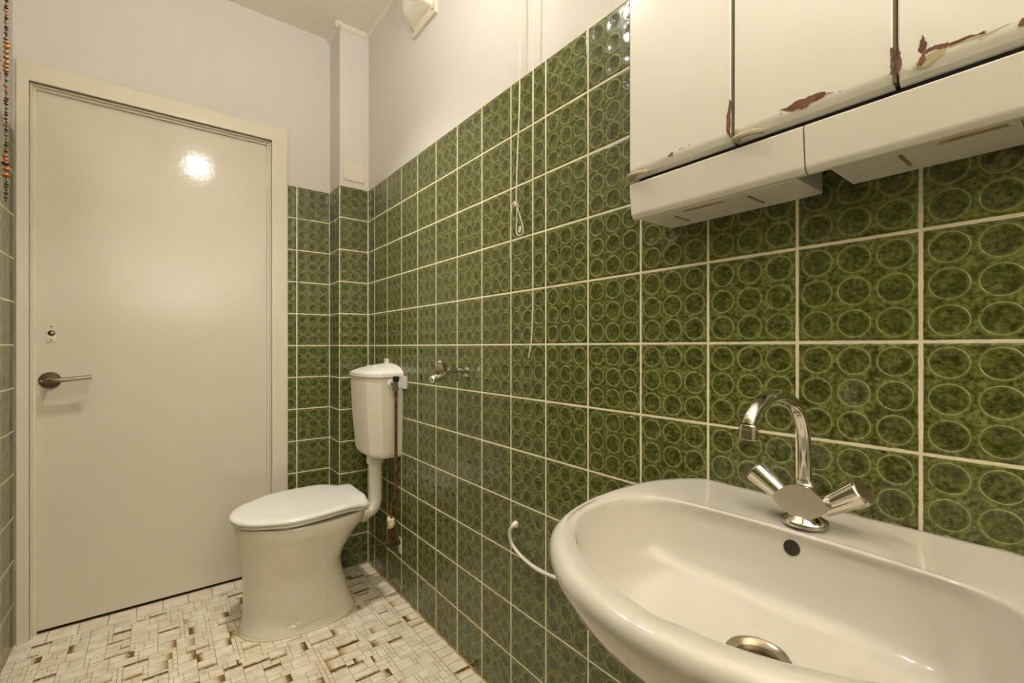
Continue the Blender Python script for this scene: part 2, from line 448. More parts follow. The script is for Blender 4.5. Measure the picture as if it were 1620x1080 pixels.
# ------------------------------------------------------------------ wall fitting near the ceiling
xw = .004
wf = thing('wall_fitting', 'white wall fitting with sloped housing on a screwed backplate, high up near the ceiling', 'wall fitting', (xw, 1.588, 2.27))
link('backplate', box(B(), (xw-.012, 1.494, 2.268), (xw+.001, 1.682, 2.475), .002, 2), M['oldplastic'], wf)
bm = B()
def rr(y0, y1, z0, z1, x, r=.012, n=6):
    out = []
    for cy, cz, a0 in ((y1-r, z1-r, 0), (y0+r, z1-r, 90), (y0+r, z0+r, 180), (y1-r, z0+r, 270)):
        for i in range(n+1):
            a = math.radians(a0+90*i/n); out.append(Vector((x, cy+r*math.cos(a), cz+r*math.sin(a))))
    return out
loft(bm, [rr(1.512, 1.680, 2.302, 2.455, xw-.012, .01), rr(1.514, 1.678, 2.304, 2.453, xw-.020, .011), rr(1.522, 1.670, 2.316, 2.445, xw-.044, .016), rr(1.530, 1.662, 2.326, 2.436, xw-.058, .02), rr(1.538, 1.655, 2.334, 2.428, xw-.063, .02)])
link('housing', bm, M['trim'], wf, angle=45)
link('socket_ring', lathe(B(), [(.020, 0), (.021, .006), (.017, .0075), (.0155, .003), (.0, .0025)], (xw-.0615, 1.552, 2.345), (-1, 0, 0), 28), M['plastic'], wf)
link('bolt', lathe(B(), [(.009, 0), (.009, .007), (.005, .009)], (xw-.0625, 1.552, 2.345), (-1, 0, 0), 14), M['satin'], wf)
for y in (1.515, 1.668):
    link('screw', lathe(B(), [(.004, 0), (.004, .0128), (.002, .0136)], (xw, y, 2.288), (-1, 0, 0), 10), M['edge'], wf)

# ------------------------------------------------------------------ wall cabinet
CX = -.119; CZ0, CZ1 = 1.3535, 1.86
YL, G12, G23, YR = .536, .3445, .1505, -.045
cab = thing('wall_cabinet', 'white three-door wall cabinet with peeling paint above the washbasin', 'cabinet', (0, .245, 1.278))
link('body', box(B(), (CX+.022, YR+.004, CZ0+.006), (.001, YL-.004, CZ1), .002, 1), M['cabinet'], cab)
bm = B(); box(bm, (CX+.016, YR+.01, CZ0-.006), (-.002, YL-.01, CZ0+.007)); link('base_gap_shade', bm, M['dark'], cab)  # black box paints in the shade of the gap under the doors
def jag(poly, k=4, amp=.0016, seed=0):
    r = random.Random(seed); out = []
    n = len(poly)
    for i in range(n):
        a, b = poly[i], poly[(i+1) % n]
        for s in range(k):
            t = s/k; out.append((a[0]+(b[0]-a[0])*t+(r.random()-.5)*2*amp, a[1]+(b[1]-a[1])*t+(r.random()-.5)*2*amp))
    return out
def door_mesh(y0, y1, chips):
    # y0 > y1 (left edge first); lower edge rounded
    bm = B()
    prof = [(CX+.022, CZ1), (CX+.003, CZ1), (CX, CZ1-.003), (CX, CZ0+.018), (CX+.0012, CZ0+.011), (CX+.005, CZ0+.004), (CX+.011, CZ0), (CX+.022, CZ0)]
    rings = [[Vector((x, y, z)) for x, z in prof] for y in (y1, y1+.0015, y0-.0015, y0)]
    for r_ in (rings[0], rings[3]):
        for v in r_[1:7]: v.x += .0012
    loft(bm, rings)
    bmesh.ops.recalc_face_normals(bm, faces=bm.faces)
    for i, (poly, m) in enumerate(chips):
        pl = jag(poly, 5, .0009 if m == 1 else .0005, i+int(y0*1000))
        vs_ = [bm.verts.new((CX-.0005+.0001*m, y, z)) for y, z in pl]
        f = bm.faces.new(vs_); f.material_index = m; f.normal_update()
        if f.normal.x > 0: f.normal_flip()
    return bm
def strip(y, z0, z1, w0, side):   # ragged vertical loss along a door edge; side=+1 grows towards +y
    return [(y, z0), (y, z1), (y+side*w0*.4, z1-.004), (y+side*w0*.8, z1-(z1-z0)*.35), (y+side*w0, z0+(z1-z0)*.3), (y+side*w0*.5, z0+.004)]
def dot(y, z, r=.0012): return [(y-r*1.6, z), (y, z+r), (y+r*1.6, z), (y, z-r)]
def UN(u, v, xp=CX):     # photograph pixel to (y, z) on the door plane, used only to set out the paint losses
    a, b = (u-810)/FPX, -(v-548.63)/FPX; c, s = math.cos(YAW), math.sin(YAW)
    t = (xp-CAMX)/(a*c+s); return (t*(c-a*s), CAMZ+t*b)
def UP(l): return [UN(*q) for q in l]
chips1 = [(UP([(1154, 157), (1156, 160), (1156, 218), (1150, 212), (1149, 190)]), 1),
          (UP([(1056, 247), (1064, 240), (1066, 243), (1060, 247)]), 1), ([*dot(*UN(1076, 236))], 1), ([*dot(*UN(1081, 234.5), .0009)], 1), ([*dot(*UN(1091, 230), .0008)], 1), ([*dot(*UN(1017, 268), .0025)], 1)]
chips2 = [(UP([(1233, 175), (1245, 171), (1258, 161), (1274, 155), (1290, 148), (1306, 145), (1307, 150), (1301, 155), (1290, 160), (1283, 162), (1278, 169), (1268, 173), (1262, 171), (1254, 176), (1245, 175)]), 1),
          (UP([(1407, 78), (1413, 74), (1413, 120), (1408, 118), (1410, 100)]), 1), ([*dot(*UN(1311, 147.5), .0009)], 1), ([*dot(*UN(1316, 147), .0008)], 1), ([*dot(*UN(1329, 145), .0007)], 1), ([*dot(*UN(1236, 180), .0009)], 1),
          (UP([(1162, 206), (1168, 204), (1165, 213), (1162, 215)]), 2), (UP([(1180, 207), (1188, 203), (1186, 207)]), 2)]
chips3 = [(UP([(1453, 82), (1455, 68), (1460, 55), (1467, 70), (1464, 81), (1459, 84)]), 1),
          (UP([(1449, 105), (1451, 97), (1462, 90), (1480, 80), (1500, 73), (1494, 84), (1482, 93), (1468, 104), (1455, 108)]), 2),
          (UP([(1500, 73), (1560, 53), (1600, 36), (1598, 39), (1560, 56), (1502, 76)]), 2),
          (UP([(1452, 106), (1454, 95), (1458, 86), (1464, 80), (1472, 75), (1489, 69), (1500, 67), (1501, 74), (1487, 78), (1472, 81), (1463, 87), (1465, 95), (1459, 104)]), 1),
          (UP([(1500, 70), (1530, 58), (1560, 49), (1558, 53), (1530, 62), (1502, 73)]), 1),
          (UP([(1420, 70), (1424, 80), (1427, 98), (1424, 116), (1419, 118)]), 1), (UP([(1611, 36), (1618, 28), (1626, 26), (1625, 38), (1614, 42)]), 1), (UP([(1547, 64), (1555, 61), (1553, 64)]), 2)]
dm = [M['cabinet'], M['rust'], M['bare']]
gap = .0022
doors = []
for (a, b, ch) in ((YL, G12, chips1), (G12, G23, chips2), (G23, YR, chips3)):
    doors.append(link('door', door_mesh(a-(gap if a != YL else 0), b+(.0027 if b != YR else 0), ch), dm, cab, recalc=False, angle=25))
for a in (G12, G23):
    link('edge_strip', box(B(), (CX+.0012, a-.0008, CZ0+.003), (CX+.03, a+.0026, CZ1-.002)), M['edge'], cab)
    link('door_gap', box(B(), (CX+.012, a-.0024, CZ0+.003), (CX+.03, a-.0002, CZ1-.002)), M['dark'], cab)
link('edge_strip', box(B(), (CX+.002, YL, CZ0+.003), (CX+.021, YL+.0022, CZ1-.001), .0005, 1), M['edge'], cab)
def finger_pull(y):
    bm = B(); zc = CZ0-.002
    pts = [(CX+.008, y+.001, zc+.004), (CX-.002, y+.001, zc+.004), (CX-.010, y-.002, zc+.002), (CX-.014, y-.010, zc+.001), (CX-.014, y-.022, zc+.001), (CX-.010, y-.030, zc+.002), (CX-.003, y-.034, zc+.004), (CX+.006, y-.034, zc+.006)]
    tube(bm, catmull(pts, 4), .0041, 10)
    box(bm, (CX-.001, y-.036, zc+.004), (CX+.008, y-.026, zc+.013), .002, 2); box(bm, (CX-.001, y-.006, zc+.003), (CX+.008, y+.002, zc+.012), .002, 2)
    return bm
for d_, y in ((doors[0], YL-.004), (doors[1], G12-.006)):
    sub('handle', finger_pull(y), M['pull'], d_)
# two pull-out trays under the cabinet
def tray(y0, y1, ty0, ty1, zb, grooves, slots, seam=None):
    bm = B()
    prof = [(CX+.006, 1.3412), (CX+.0005, 1.3420), (CX-.0015, 1.3400), (CX+.0035, 1.289), (CX+.006, 1.2835), (CX+.010, 1.2795), (CX+.016, 1.2785), (CX+.022, 1.281), (CX+.022, 1.337)]
    loft(bm, [[Vector((x, y, z)) for x, z in prof] for y in (y1, y1+.001, y0-.001, y0)])
    fr = link('tray', bm, M['plastic'], cab, angle=35)
    bm = box(B(), (CX+.018, ty1, zb), (-.0015, ty0, 1.338), .0015, 1); sub('tray_box', bm, M['plastic'], fr)
    for (gy, xa, xb) in grooves:
        sub('rib', box(B(), (xa, gy-.0018, zb-.0022), (xb, gy+.0018, zb+.001), .0006, 1), M['groove'], fr)  # ribs in a darker tone than the tray plastic
    for (ya, yb_, xs) in slots:
        sub('slot', box(B(), (xs-.003, yb_, zb-.0008), (xs+.003, ya, zb+.001), .0003, 1), M['stainslot'], fr)
        sub('slot_lip', box(B(), (xs+.0035, yb_-.002, zb-.0016), (xs+.0050, ya+.002, zb+.001)), M['plastic'], fr)
    if seam: sub('seam', box(B(), (CX+.022, seam-.0006, zb-.0004), (-.003, seam+.0006, zb+.001)), M['edge'], fr)
    return fr
tray(YL-.001, .2487, .526, .2635, 1.278, [(.470, -.075, -.03), (.338, -.083, -.03)], [(.444, .375, -.090)])
tray(.2467, YR-.002, .2255, YR+.01, 1.2815, [(.1545, -.080, -.03)], [(.118, .062, -.088)], .052)

# ------------------------------------------------------------------ washbasin
BY, BZ = .256, .80
wbn = thing('washbasin', 'white oval porcelain washbasin mounted on the green tiled wall', 'washbasin', (0, BY, .63))
def poly_full(half):
    pts = catmull([(x, v, 0) for x, v in half], 6)
    return [(p.x, p.y) for p in pts]+[(p.x, -p.y) for p in pts[::-1]]
O_h = [(0, .205), (-.035, .231), (-.075, .250), (-.117, .260), (-.17, .264), (-.22, .262), (-.27, .254), (-.32, .240), (-.366, .218), (-.403, .190), (-.439, .147), (-.465, .10), (-.480, .05), (-.485, 0)]
I_h = [(-.128, 0), (-.129, .07), (-.134, .13), (-.147, .178), (-.172, .208), (-.215, .226), (-.26, .229), (-.306, .219), (-.352, .193), (-.388, .155), (-.416, .109), (-.435, .060), (-.445, 0)]
OUT = [(0, 0)]+[(x, v) for x, v in poly_full(O_h)]
INN = poly_full(I_h[::1])
NB = 144
def polar(poly, c, n=NB):
    res = []
    for i in range(n):
        a = 2*math.pi*i/n; d = (math.cos(a), math.sin(a)); best = 0
        for j in range(len(poly)):
            p, q = poly[j], poly[(j+1) % len(poly)]
            ex, ey = q[0]-p[0], q[1]-p[1]; den = d[0]*ey-d[1]*ex
            if abs(den) < 1e-12: continue
            t = ((p[0]-c[0])*ey-(p[1]-c[1])*ex)/den; s = ((p[0]-c[0])*d[1]-(p[1]-c[1])*d[0])/den
            if -1e-6 <= s <= 1+1e-6 and t > best: best = t
        res.append(best)
    return res
CC = (-.235, 0.0)
RO, RI = polar(OUT, CC), polar(INN, CC)
def bring(fun):
    out = []
    for i in range(NB):
        a = 2*math.pi*i/NB; r, z = fun(i, a)
        out.append(Vector((min(CC[0]+r*math.cos(a), -.0008), BY+r*math.sin(a), z)))
    return out
def backness(a):
    d_ = abs((a+math.pi) % (2*math.pi)-math.pi); t_ = min(1, max(0, (math.radians(82)-d_)/math.radians(36)))
    return t_*t_*(3-2*t_)
def outer(k, z, dx=0):   # underside ring: k scales, pulled towards the wall
    pts = []
    for i in range(NB):
        a = 2*math.pi*i/NB; r = RO[i]
        x = CC[0]+r*math.cos(a); y = r*math.sin(a)
        x = x*k+dx*(1-k); pts.append(Vector((min(x, -.0008), BY+y*k, z)))
    return pts
rings = [outer(.30, .632, -.10), outer(.48, .640, -.10), outer(.64, .656, -.09), outer(.78, .682, -.08), outer(.885, .714, -.07), outer(.955, .748, -.05), outer(.988, .772, -.03), outer(1.0, .785, 0)]
rings.append(bring(lambda i, a: (RO[i]-.0035, .7945)))
rings.append(bring(lambda i, a: (RO[i]-.0095, .7995)))
rings.append(bring(lambda i, a: (RO[i]-.017, .8005-.0015*backness(a))))
rings.append(bring(lambda i, a: (RI[i]+min(.016, (RO[i]-RI[i])*.40), .7995-.0075*backness(a))))
rings.append(bring(lambda i, a: (RI[i]+.0065, .7975-.0052*backness(a))))
rings.append(bring(lambda i, a: (RI[i]+.002, .7962-.0034*backness(a))))
rings.append(bring(lambda i, a: (RI[i]-.001, .7930-.0036*backness(a))))
for k, z in ((.985, .782), (.966, .764), (.942, .742), (.912, .722), (.872, .706), (.81, .696), (.72, .689)):
    rings.append(bring(lambda i, a: (RI[i]*k*(1+.05*backness(a)*(k > .6)), z)))
DRX = -.236
last = rings[-1]
for t_, z in ((.2, .685), (.4, .6815), (.6, .6782), (.8, .675), (1.0, .6724)):
    q_ = []
    for i in range(NB):
        a = 2*math.pi*i/NB; c_ = Vector((DRX+.046*math.cos(a), BY+.046*math.sin(a), z))
        e_ = last[i].lerp(c_, t_); e_.z = z; q_.append(e_)
    rings.append(q_)
for r_, z in ((.038, .6712), (.034, .6703), (.027, .667)):
    rings.append([Vector((DRX+r_*math.cos(2*math.pi*i/NB), BY+r_*math.sin(2*math.pi*i/NB), z)) for i in range(NB)])
rings.append([Vector((DRX+.026*math.cos(2*math.pi*i/NB), BY+.026*math.sin(2*math.pi*i/NB), .645)) for i in range(NB)])
bm = B(); loft(bm, rings)
basin = link('bowl', bm, M['porcelain'], wbn, angle=60)
# overflow hole cut into the bowl's back
cb = lathe(B(), [(.0105, 0), (.0105, .06)], (-.18, BY+.004, .7775), (1, 0, -.15), 28)
cut = link('cutter', cb, M['porcelain'], wbn)
md = basin.modifiers.new('hole', 'BOOLEAN'); md.operation = 'DIFFERENCE'; md.object = cut; md.solver = 'EXACT'
from mathutils.bvhtree import BVHTree
basin.modifiers.remove(basin.modifiers['even shading'])
old = basin.data; old.calc_loop_triangles()
tri_ = [tuple(t.vertices) for t in old.loop_triangles]
bvh = BVHTree.FromPolygons([v.co.copy() for v in old.vertices], tri_)
def surf_normal(co):
    loc, nf, k_, d_ = bvh.find_nearest(co)
    a_, b_, c_ = (old.vertices[q] for q in tri_[k_])
    from mathutils.interpolate import poly_3d_calc
    w_ = poly_3d_calc([a_.co, b_.co, c_.co], loc)
    return (a_.normal*w_[0]+b_.normal*w_[1]+c_.normal*w_[2]).normalized(), d_
bpy.context.view_layer.update()
dg = bpy.context.evaluated_depsgraph_get()
me2 = bpy.data.meshes.new_from_object(basin.evaluated_get(dg)); basin.modifiers.clear()
nrm_ = [None]*len(me2.loops)
for p in me2.polygons:
    c_, dist = surf_normal(p.center)
    hole = dist > .0006 or c_.dot(p.normal) < .5      # faces inside the overflow hole keep their own normals
    for li in p.loop_indices:
        nrm_[li] = p.normal.copy() if hole else surf_normal(me2.vertices[me2.loops[li].vertex_index].co)[0]
me2.normals_split_custom_set(nrm_)
basin.data = me2
bpy.data.objects.remove(cut)
link('overflow_back', lathe(B(), [(.0103, 0), (.0103, .003)], (-.1265, BY+.004, .7695), (1, 0, -.15), 24), plain('overflow hole shade', (44, 38, 26), .5), wbn)  # dark disc paints in the depth shade of the overflow hole
dr = link('drain', lathe(B(), [(.0255, -.018), (.0255, -.004), (.029, .0005), (.0325, .0022), (.0345, .0018), (.036, -.0005), (.035, -.006)], (DRX, BY, .6712), (0, 0, 1), 48, cap0=False, cap1=False), M['satin'], wbn)
sub('strainer', lathe(B(), [(.0257, -.013), (.024, -.0105), (.012, -.0090), (.006, -.0075), (.0, -.007)], (DRX, BY, .6712), (0, 0, 1), 40), M['satin'], dr)
# sealing strip against the wall

# ------------------------------------------------------------------ mixer tap
FX, FZ = -.092, .7985
fa = thing('mixer_tap', 'chrome two-handle mixer tap with swan neck spout on the washbasin', 'tap', (FX, BY, FZ))
link('base', lathe(B(), [(.0285, -.002), (.0285, .002), (.027, .005), (.020, .0095), (.0175, .014), (.0175, .02)], (FX, BY, FZ), (0, 0, 1), 40), M['chrome'], fa)
# lens-shaped body
bm = B(); N = 20; lens = []
for i in range(N+1):
    t = -1+2*i/N; lens.append((BY-t*.037, FZ+.030+.0245*(1-t*t)))
for i in range(1, N):
    t = 1-2*i/N; lens.append((BY-t*.037, FZ+.030-.0215*(1-t*t)))
prism(bm, [(FX-.019, y, z) for y, z in lens], (.038, 0, 0), 0, .0025, 3)
link('body', bm, M['chrome'], fa, angle=40)
def un_plane(u, v, Y):
    a, b = (u-810)/FPX, -(v-548.63)/FPX; c, s = math.cos(YAW), math.sin(YAW)
    t = Y/(c-a*s); return (CAMX+t*(a*c+s), Y, CAMZ+t*b)
sp = [(-.092, BY, FZ+.042), (-.092, BY, FZ+.075), (-.0935, BY, .908), (-.100, BY, .932), (-.116, BY, .955), (-.142, BY, .972), (-.175, BY, .980), (-.207, BY, .9795), (-.236, BY, .971), (-.2525, BY, .960), (-.2570, BY, .951)]
pts = catmull(sp, 6); n_ = len(pts)
spo = link('spout', tube(B(), pts, [(.0086-.0004*i/n_) for i in range(n_)], 24), M['chrome'], fa, angle=60)
e0 = Vector(sp[-1]); dr_ = Vector((-.14, 0, -1)).normalized()
sub('aerator', lathe(B(), [(.0080, -.001), (.0106, .0005), (.0110, .002), (.0110, .0160), (.0100, .0175), (.006, .017)], e0, dr_, 28), M['chrome'], spo)
sub('collar', lathe(B(), [(.0135, 0), (.0135, .004), (.0115, .0065), (.0115, .010)], (FX, BY, FZ+.049), (0, 0, 1), 28), M['chrome'], spo)
for sg in (1, -1):
    d = Vector((0, sg*.80, .60)).normalized(); o0 = Vector((FX, BY+sg*.023, FZ+.026))
    hd = link('handle', lathe(B(), [(.0125, 0), (.0128, .006), (.0132, .0065), (.0142, .018), (.0160, .036), (.0180, .050), (.0182, .053), (.0168, .0545)], o0, d, 32), M['chrome'], fa, angle=40)
    sub('end_cap', lathe(B(), [(.0166, .054), (.0160, .0558), (.0148, .0563)], o0, d, 32), M['satin'], hd)

# ------------------------------------------------------------------ toilet pan
TY = 1.935
to = thing('toilet', 'white floor-standing toilet with closed lid beside the cream door', 'toilet', (-.34, TY, 0))
def oval(xf, xb, hw, z, n=64, sq=2.2, skew=.0, back=2.6):
    """egg-shaped ring; xf front (most negative), xb back; hw half width"""
    cx_ = xb+(xf-xb)*(.46+skew); out = []
    for i in range(n):
        a = 2*math.pi*i/n; c, s = math.cos(a), math.sin(a)
        ex = sq if c < 0 else back
        x = cx_+(abs(c)**(2/ex))*(abs(xb-cx_) if c > 0 else -abs(xf-cx_)); y = (abs(s)**(2/ex))*hw*(1 if s > 0 else -1)
        out.append(Vector((x, TY+y, z)))
    return out
R = [oval(-.574, -.165, .153, 0), oval(-.575, -.165, .154, .006), oval(-.570, -.170, .149, .020), oval(-.562, -.186, .137, .060), oval(-.560, -.200, .122, .110), oval(-.560, -.212, .115, .160), oval(-.563, -.217, .119, .205),
     oval(-.570, -.205, .140, .250), oval(-.577, -.175, .155, .295), oval(-.581, -.150, .165, .330), oval(-.588, -.132, .1775, .350), oval(-.590, -.126, .180, .366), oval(-.589, -.122, .180, .385), oval(-.587, -.122, .178, .393), oval(-.580, -.128, .171, .3965)]
bm = B(); loft(bm, R)
link('pan', bm, M['pan'], to, angle=60)
# spigot at the back
link('inlet', tube(B(), catmull([(-.16, TY, .335), (-.12, TY, .335), (-.10, TY, .34)], 4), [.034]*9, 24), M['pan'], to)
# fixing ledge with caps
bm = B(); rr0 = []
for i in range(13):
    t = -1+i/6; x = -.368+t*.112; k_ = math.sqrt(max(0, 1-t**4)); yb_ = TY-.1365+.026*abs(t)**2.4
    rr0.append([Vector((x, yb_+.02, .008)), Vector((x, yb_-.0105*k_, .018)), Vector((x, yb_-.0115*k_, .027)), Vector((x, yb_-.0075*k_, .036)), Vector((x, yb_+.002, .045)), Vector((x, yb_+.03, .056))])
loft(bm, rr0)
link('fixing_ledge', bm, M['pan'], to, angle=80)
for x in (-.404, -.332):
    link('bolt_cap', lathe(B(), [(.0095, -.006), (.0095, .0015), (.008, .0032), (.003, .004)], (x, TY-.1415, .0400), (0, -.55, .83), 20), M['pan'], to)
# sealant where the pan meets the floor
ol = oval(-.5755, -.1635, .1545, .0015); bm = B(); tube(bm, ol+[ol[0]], .0035, 8, False); link('sealant', bm, M['tape'], to, angle=80)
# seat and lid: straight hinge side at the back
def seat_ring(xf, hw, hb, xb, z, dz=0, n=72):
    """outline with a straight rear edge (half width hb), widest hw, front xf"""
    half = [(xb, 0), (xb, hb*.6), (xb, hb*.93), (xb-.012, hb+.004), (xb-.06, hb+(hw-hb)*.38), (xb-.12, hb+(hw-hb)*.74), (xb-.19, hb+(hw-hb)*.97), (xb-.24, hw), (xb-.30, hw*.965), (xf+.105, hw*.82), (xf+.05, hw*.62), (xf+.018, hw*.39), (xf+.003, hw*.17), (xf, 0)]
    pl = [(p.x, p.y) for p in catmull([(a, b, 0) for a, b in half], 6)]
    pl = pl+[(x, -y) for x, y in pl[::-1][1:-1]]
    rr_ = polar(pl, ((xf+xb)/2, 0), n)
    return [Vector(((xf+xb)/2+rr_[i]*math.cos(2*math.pi*i/n), TY+rr_[i]*math.sin(2*math.pi*i/n), z)) for i in range(n)]
def tilt(r):   # the lid lifts towards the back and bows down beside the hinges
    for p in r:
        t = (p.x+.60)/.46; side = abs(p.y-TY)
        p.z += .017*max(0, t)
        if t > .7: p.z -= .026*((t-.7)/.3)**2*min(1, max(0, (side-.09)/.05))
    return r
bm = B(); loft(bm, [tilt(q) for q in (seat_ring(-.590, .180, .135, -.150, .3975), seat_ring(-.597, .187, .140, -.146, .4005), seat_ring(-.599, .189, .141, -.145, .406), seat_ring(-.597, .187, .140, -.146, .4105))])
link('seat', bm, M['plastic'], to, angle=60)
bm = B(); loft(bm, [tilt(q) for q in (seat_ring(-.592, .184, .138, -.147, .4115), seat_ring(-.601, .192, .143, -.140, .4125), seat_ring(-.604, .195, .144, -.138, .418), seat_ring(-.602, .193, .143, -.139, .4245), seat_ring(-.592, .183, .137, -.144, .4285), seat_ring(-.572, .165, .125, -.155, .4296), seat_ring(-.548, .143, .108, -.172, .4288), seat_ring(-.515, .113, .090, -.20, .4282))])
link('lid', bm, M['plastic'], to, angle=60)
for sg in (-1, 1):
    bm = tube(B(), [(-.142, TY+sg*.062, .412), (-.142, TY+sg*.14, .412)], .0095, 16); box(bm, (-.155, TY+sg*.10-.014, .385), (-.128, TY+sg*.10+.014, .412), .004, 2)
    link('hinge', bm, M['plastic'], to)

# ------------------------------------------------------------------ cistern with flush pipe
ci = thing('cistern', 'white plastic toilet cistern high on the tiled wall above the toilet', 'cistern', (0, TY, .58))
def plan(hw, hc, xf, xs, z, x0=-.001):
    """chamfered plan: half width hw, half width of the flat front hc, front xf, chamfer start xs"""
    pts = [(x0, hw), (xs*.5, hw+.001), (xs, hw), (xs+(xf-xs)*.5, (hw+hc)/2+.004), (xf, hc), (xf-.003, hc*.5), (xf-.004, 0)]
    full = pts+[(x, -y) for x, y in pts[::-1][1:]]
    return [Vector((x, TY+y, z)) for x, y in full]
bm = B()
loft(bm, [plan(.105, .055, -.085, -.055, .578), plan(.122, .070, -.102, -.068, .582), plan(.135, .080, -.112, -.078, .592), plan(.142, .085, -.117, -.083, .608), plan(.150, .091, -.130, -.090, .76), plan(.156, .095, -.136, -.094, .917)])
link('tank', bm, M['tankplastic'], ci, angle=22)
def lidring(k, zf, dome=0.0, x0=-.001):
    r = plan(.158*k, .097*k, -.138*k-.0, -.096*k, 0, x0)
    for p in r:
        t = min(1, max(0, -p.x/.138)); s = (p.y-TY)/.158
        p.z = zf+dome*(1-t)*(1-s*s*.9)
    return r
bm = B()
loft(bm, [lidring(1.0, .918), lidring(1.018, .920), lidring(1.018, .926), lidring(1.005, .934, .010), lidring(.93, .941, .022), lidring(.75, .946, .026), lidring(.45, .951, .022), lidring(.15, .955, .018)])
lid = link('lid', bm, M['plastic'], ci, angle=28)
sub('push_plate', box(B(), (-.085, TY-.04, .948), (-.035, TY+.04, .9635), .004, 3), M['plastic'], lid)
link('hanger', box(B(), (-.016, TY-.010, .955), (-.001, TY+.014, .992), .003, 2), M['plastic'], ci)
link('bracket', box(B(), (-.012, 1.740, .872), (-.0005, 1.792, .922), .002, 2), M['plastic'], ci)
fp = catmull([(-.060, TY, .575), (-.060, TY, .50), (-.060, TY, .41), (-.062, TY, .375), (-.072, TY, .350), (-.092, TY, .338), (-.118, TY, .335)], 7)
fpo = link('flush_pipe', tube(B(), fp, [.0285]*len(fp), 28), M['tankplastic'], ci, angle=60)
sub('coupling', lathe(B(), [(.033, 0), (.037, .004), (.037, .034), (.033, .04)], (-.060, TY, .540), (0, 0, 1), 32), M['tankplastic'], fpo)
sub('rubber_cone', lathe(B(), [(.031, 0), (.036, .006), (.0385, .02), (.034, .03)], (-.096, TY, .337), (-1, 0, -.06), 28), M['oldplastic'], fpo)

# ------------------------------------------------------------------ copper supply pipe with stop valve
su = thing('supply_pipe', 'tarnished copper water pipe running down beside the cistern to a corroded stop valve', 'water pipe', (-.05, 1.745, .22))
PX, PY = -.050, 1.742
pp = catmull([(PX, PY, .885), (PX, PY, .70), (PX, PY, .52), (PX, PY+.001, .475), (PX+.004, PY+.022, .435), (PX+.006, PY+.055, .395), (PX+.006, PY+.062, .37), (PX+.006, PY+.062, .33)], 6)
link('pipe', tube(B(), pp, .0062, 14), M['copper'], su)
link('valve_cap', lathe(B(), [(.011, 0), (.0125, .002), (.0125, .018), (.010, .020)], (PX, PY, .905), (0, 0, 1), 20), M['black'], su)
link('inlet_valve', lathe(B(), [(.0095, -.018), (.0115, -.016), (.0115, -.004), (.008, -.002), (.008, .018), (.010, .019), (.010, .0225)], (PX, PY, .884), (0, 0, 1), 6), M['edge'], su, angle=20)
bm = tube(B(), [(PX, PY+.006, .893), (PX-.002, PY+.022, .893), (PX-.002, PY+.046, .893)], .007, 12)
link('inlet_arm', bm, M['edge'], su)
link('inlet_nut', lathe(B(), [(.016, 0), (.019, .003), (.019, .013), (.014, .016)], (PX-.002, PY+.046, .893), (0, -1, 0), 10), M['plastic'], su, angle=20)
vx, vy = PX+.006, PY+.062
bm = B()
tube(bm, catmull([(vx, vy, .338), (vx-.001, vy+.003, .328), (vx+.001, vy-.002, .315), (vx, vy+.002, .302), (vx, vy, .292)], 5), [.008, .013, .0145, .013, .016, .0145, .016, .017, .0145, .013, .0155, .016, .013, .014, .0155, .013, .016, .0145, .013, .010, .008], 12)
link('sealing_tape', bm, M['tape'], su, angle=80)
link('elbow', tube(B(), catmull([(vx, vy, .298), (vx+.002, vy, .270), (vx+.010, vy-.003, .248), (vx+.018, vy-.004, .24)], 4), .0088, 12), M['rusty'], su)
vb = link('valve_body', lathe(B(), [(.006, -.046), (.009, -.044), (.009, -.030), (.0125, -.028), (.0125, -.012), (.0105, -.008), (.014, -.004), (.014, .012), (.010, .016), (.010, .026), (.013, .028), (.013, .036), (.009, .044), (.009, .0475)], (-.048, 1.806, .232), (1, 0, -.12), 14), M['rusty'], su, angle=30)
bm = B(); tube(bm, [(-.094, 1.806, .238), (-.108, 1.806, .239)], .0045, 10); tube(bm, [(-.106, 1.806, .212), (-.106, 1.806, .266)], [.003, .0042, .003] if 0 else .0034, 8); tube(bm, [(-.106, 1.784, .239), (-.106, 1.828, .239)], .0034, 8)
sub('valve_handle', bm, M['rusty'], vb)
link('wall_plate', box(B(), (-.006, 1.792, .178), (-.0002, 1.818, .246), .002, 2), M['trim'], su)

# ------------------------------------------------------------------ wall tap on the right wall
wt = thing('wall_tap', 'small chrome tap with triangular handle on the green tiles beside the cistern', 'tap', (0, 1.290, .962))
link('flange', lathe(B(), [(.018, -.001), (.018, .002), (.0145, .006), (.0105, .008)], (-.0005, 1.290, .961), (-1, 0, 0), 28), M['chrome'], wt)
link('body', lathe(B(), [(.0095, .005), (.0095, .022), (.0125, .023), (.0125, .034), (.0105, .036), (.0105, .052), (.0125, .056), (.0155, .066), (.0155, .086), (.012, .092)], (0, 1.290, .963), (-1, 0, .02), 20), M['chrome'], wt, angle=30)
bm = B(); lathe(bm, [(.010, -.006), (.012, -.002), (.0235, .002), (.0245, .007), (.021, .013), (.011, .034), (.0065, .039), (.0, .040)], (-.094, 1.290, .962), (-.12, 0, 1), 5)
bmesh.ops.bevel(bm, geom=[e for e in bm.edges if e.calc_length() > .004], offset=.0015, segments=2, affect='EDGES')
link('handle', bm, M['chrome'], wt, angle=40)
link('outlet', tube(B(), catmull([(-.072, 1.290, .956), (-.090, 1.290, .952), (-.112, 1.290, .945), (-.132, 1.290, .939)], 4), [.011, .012, .0125, .013, .0135, .0138, .014, .014, .014, .0138, .0135, .013, .010], 18), M['chrome'], wt)
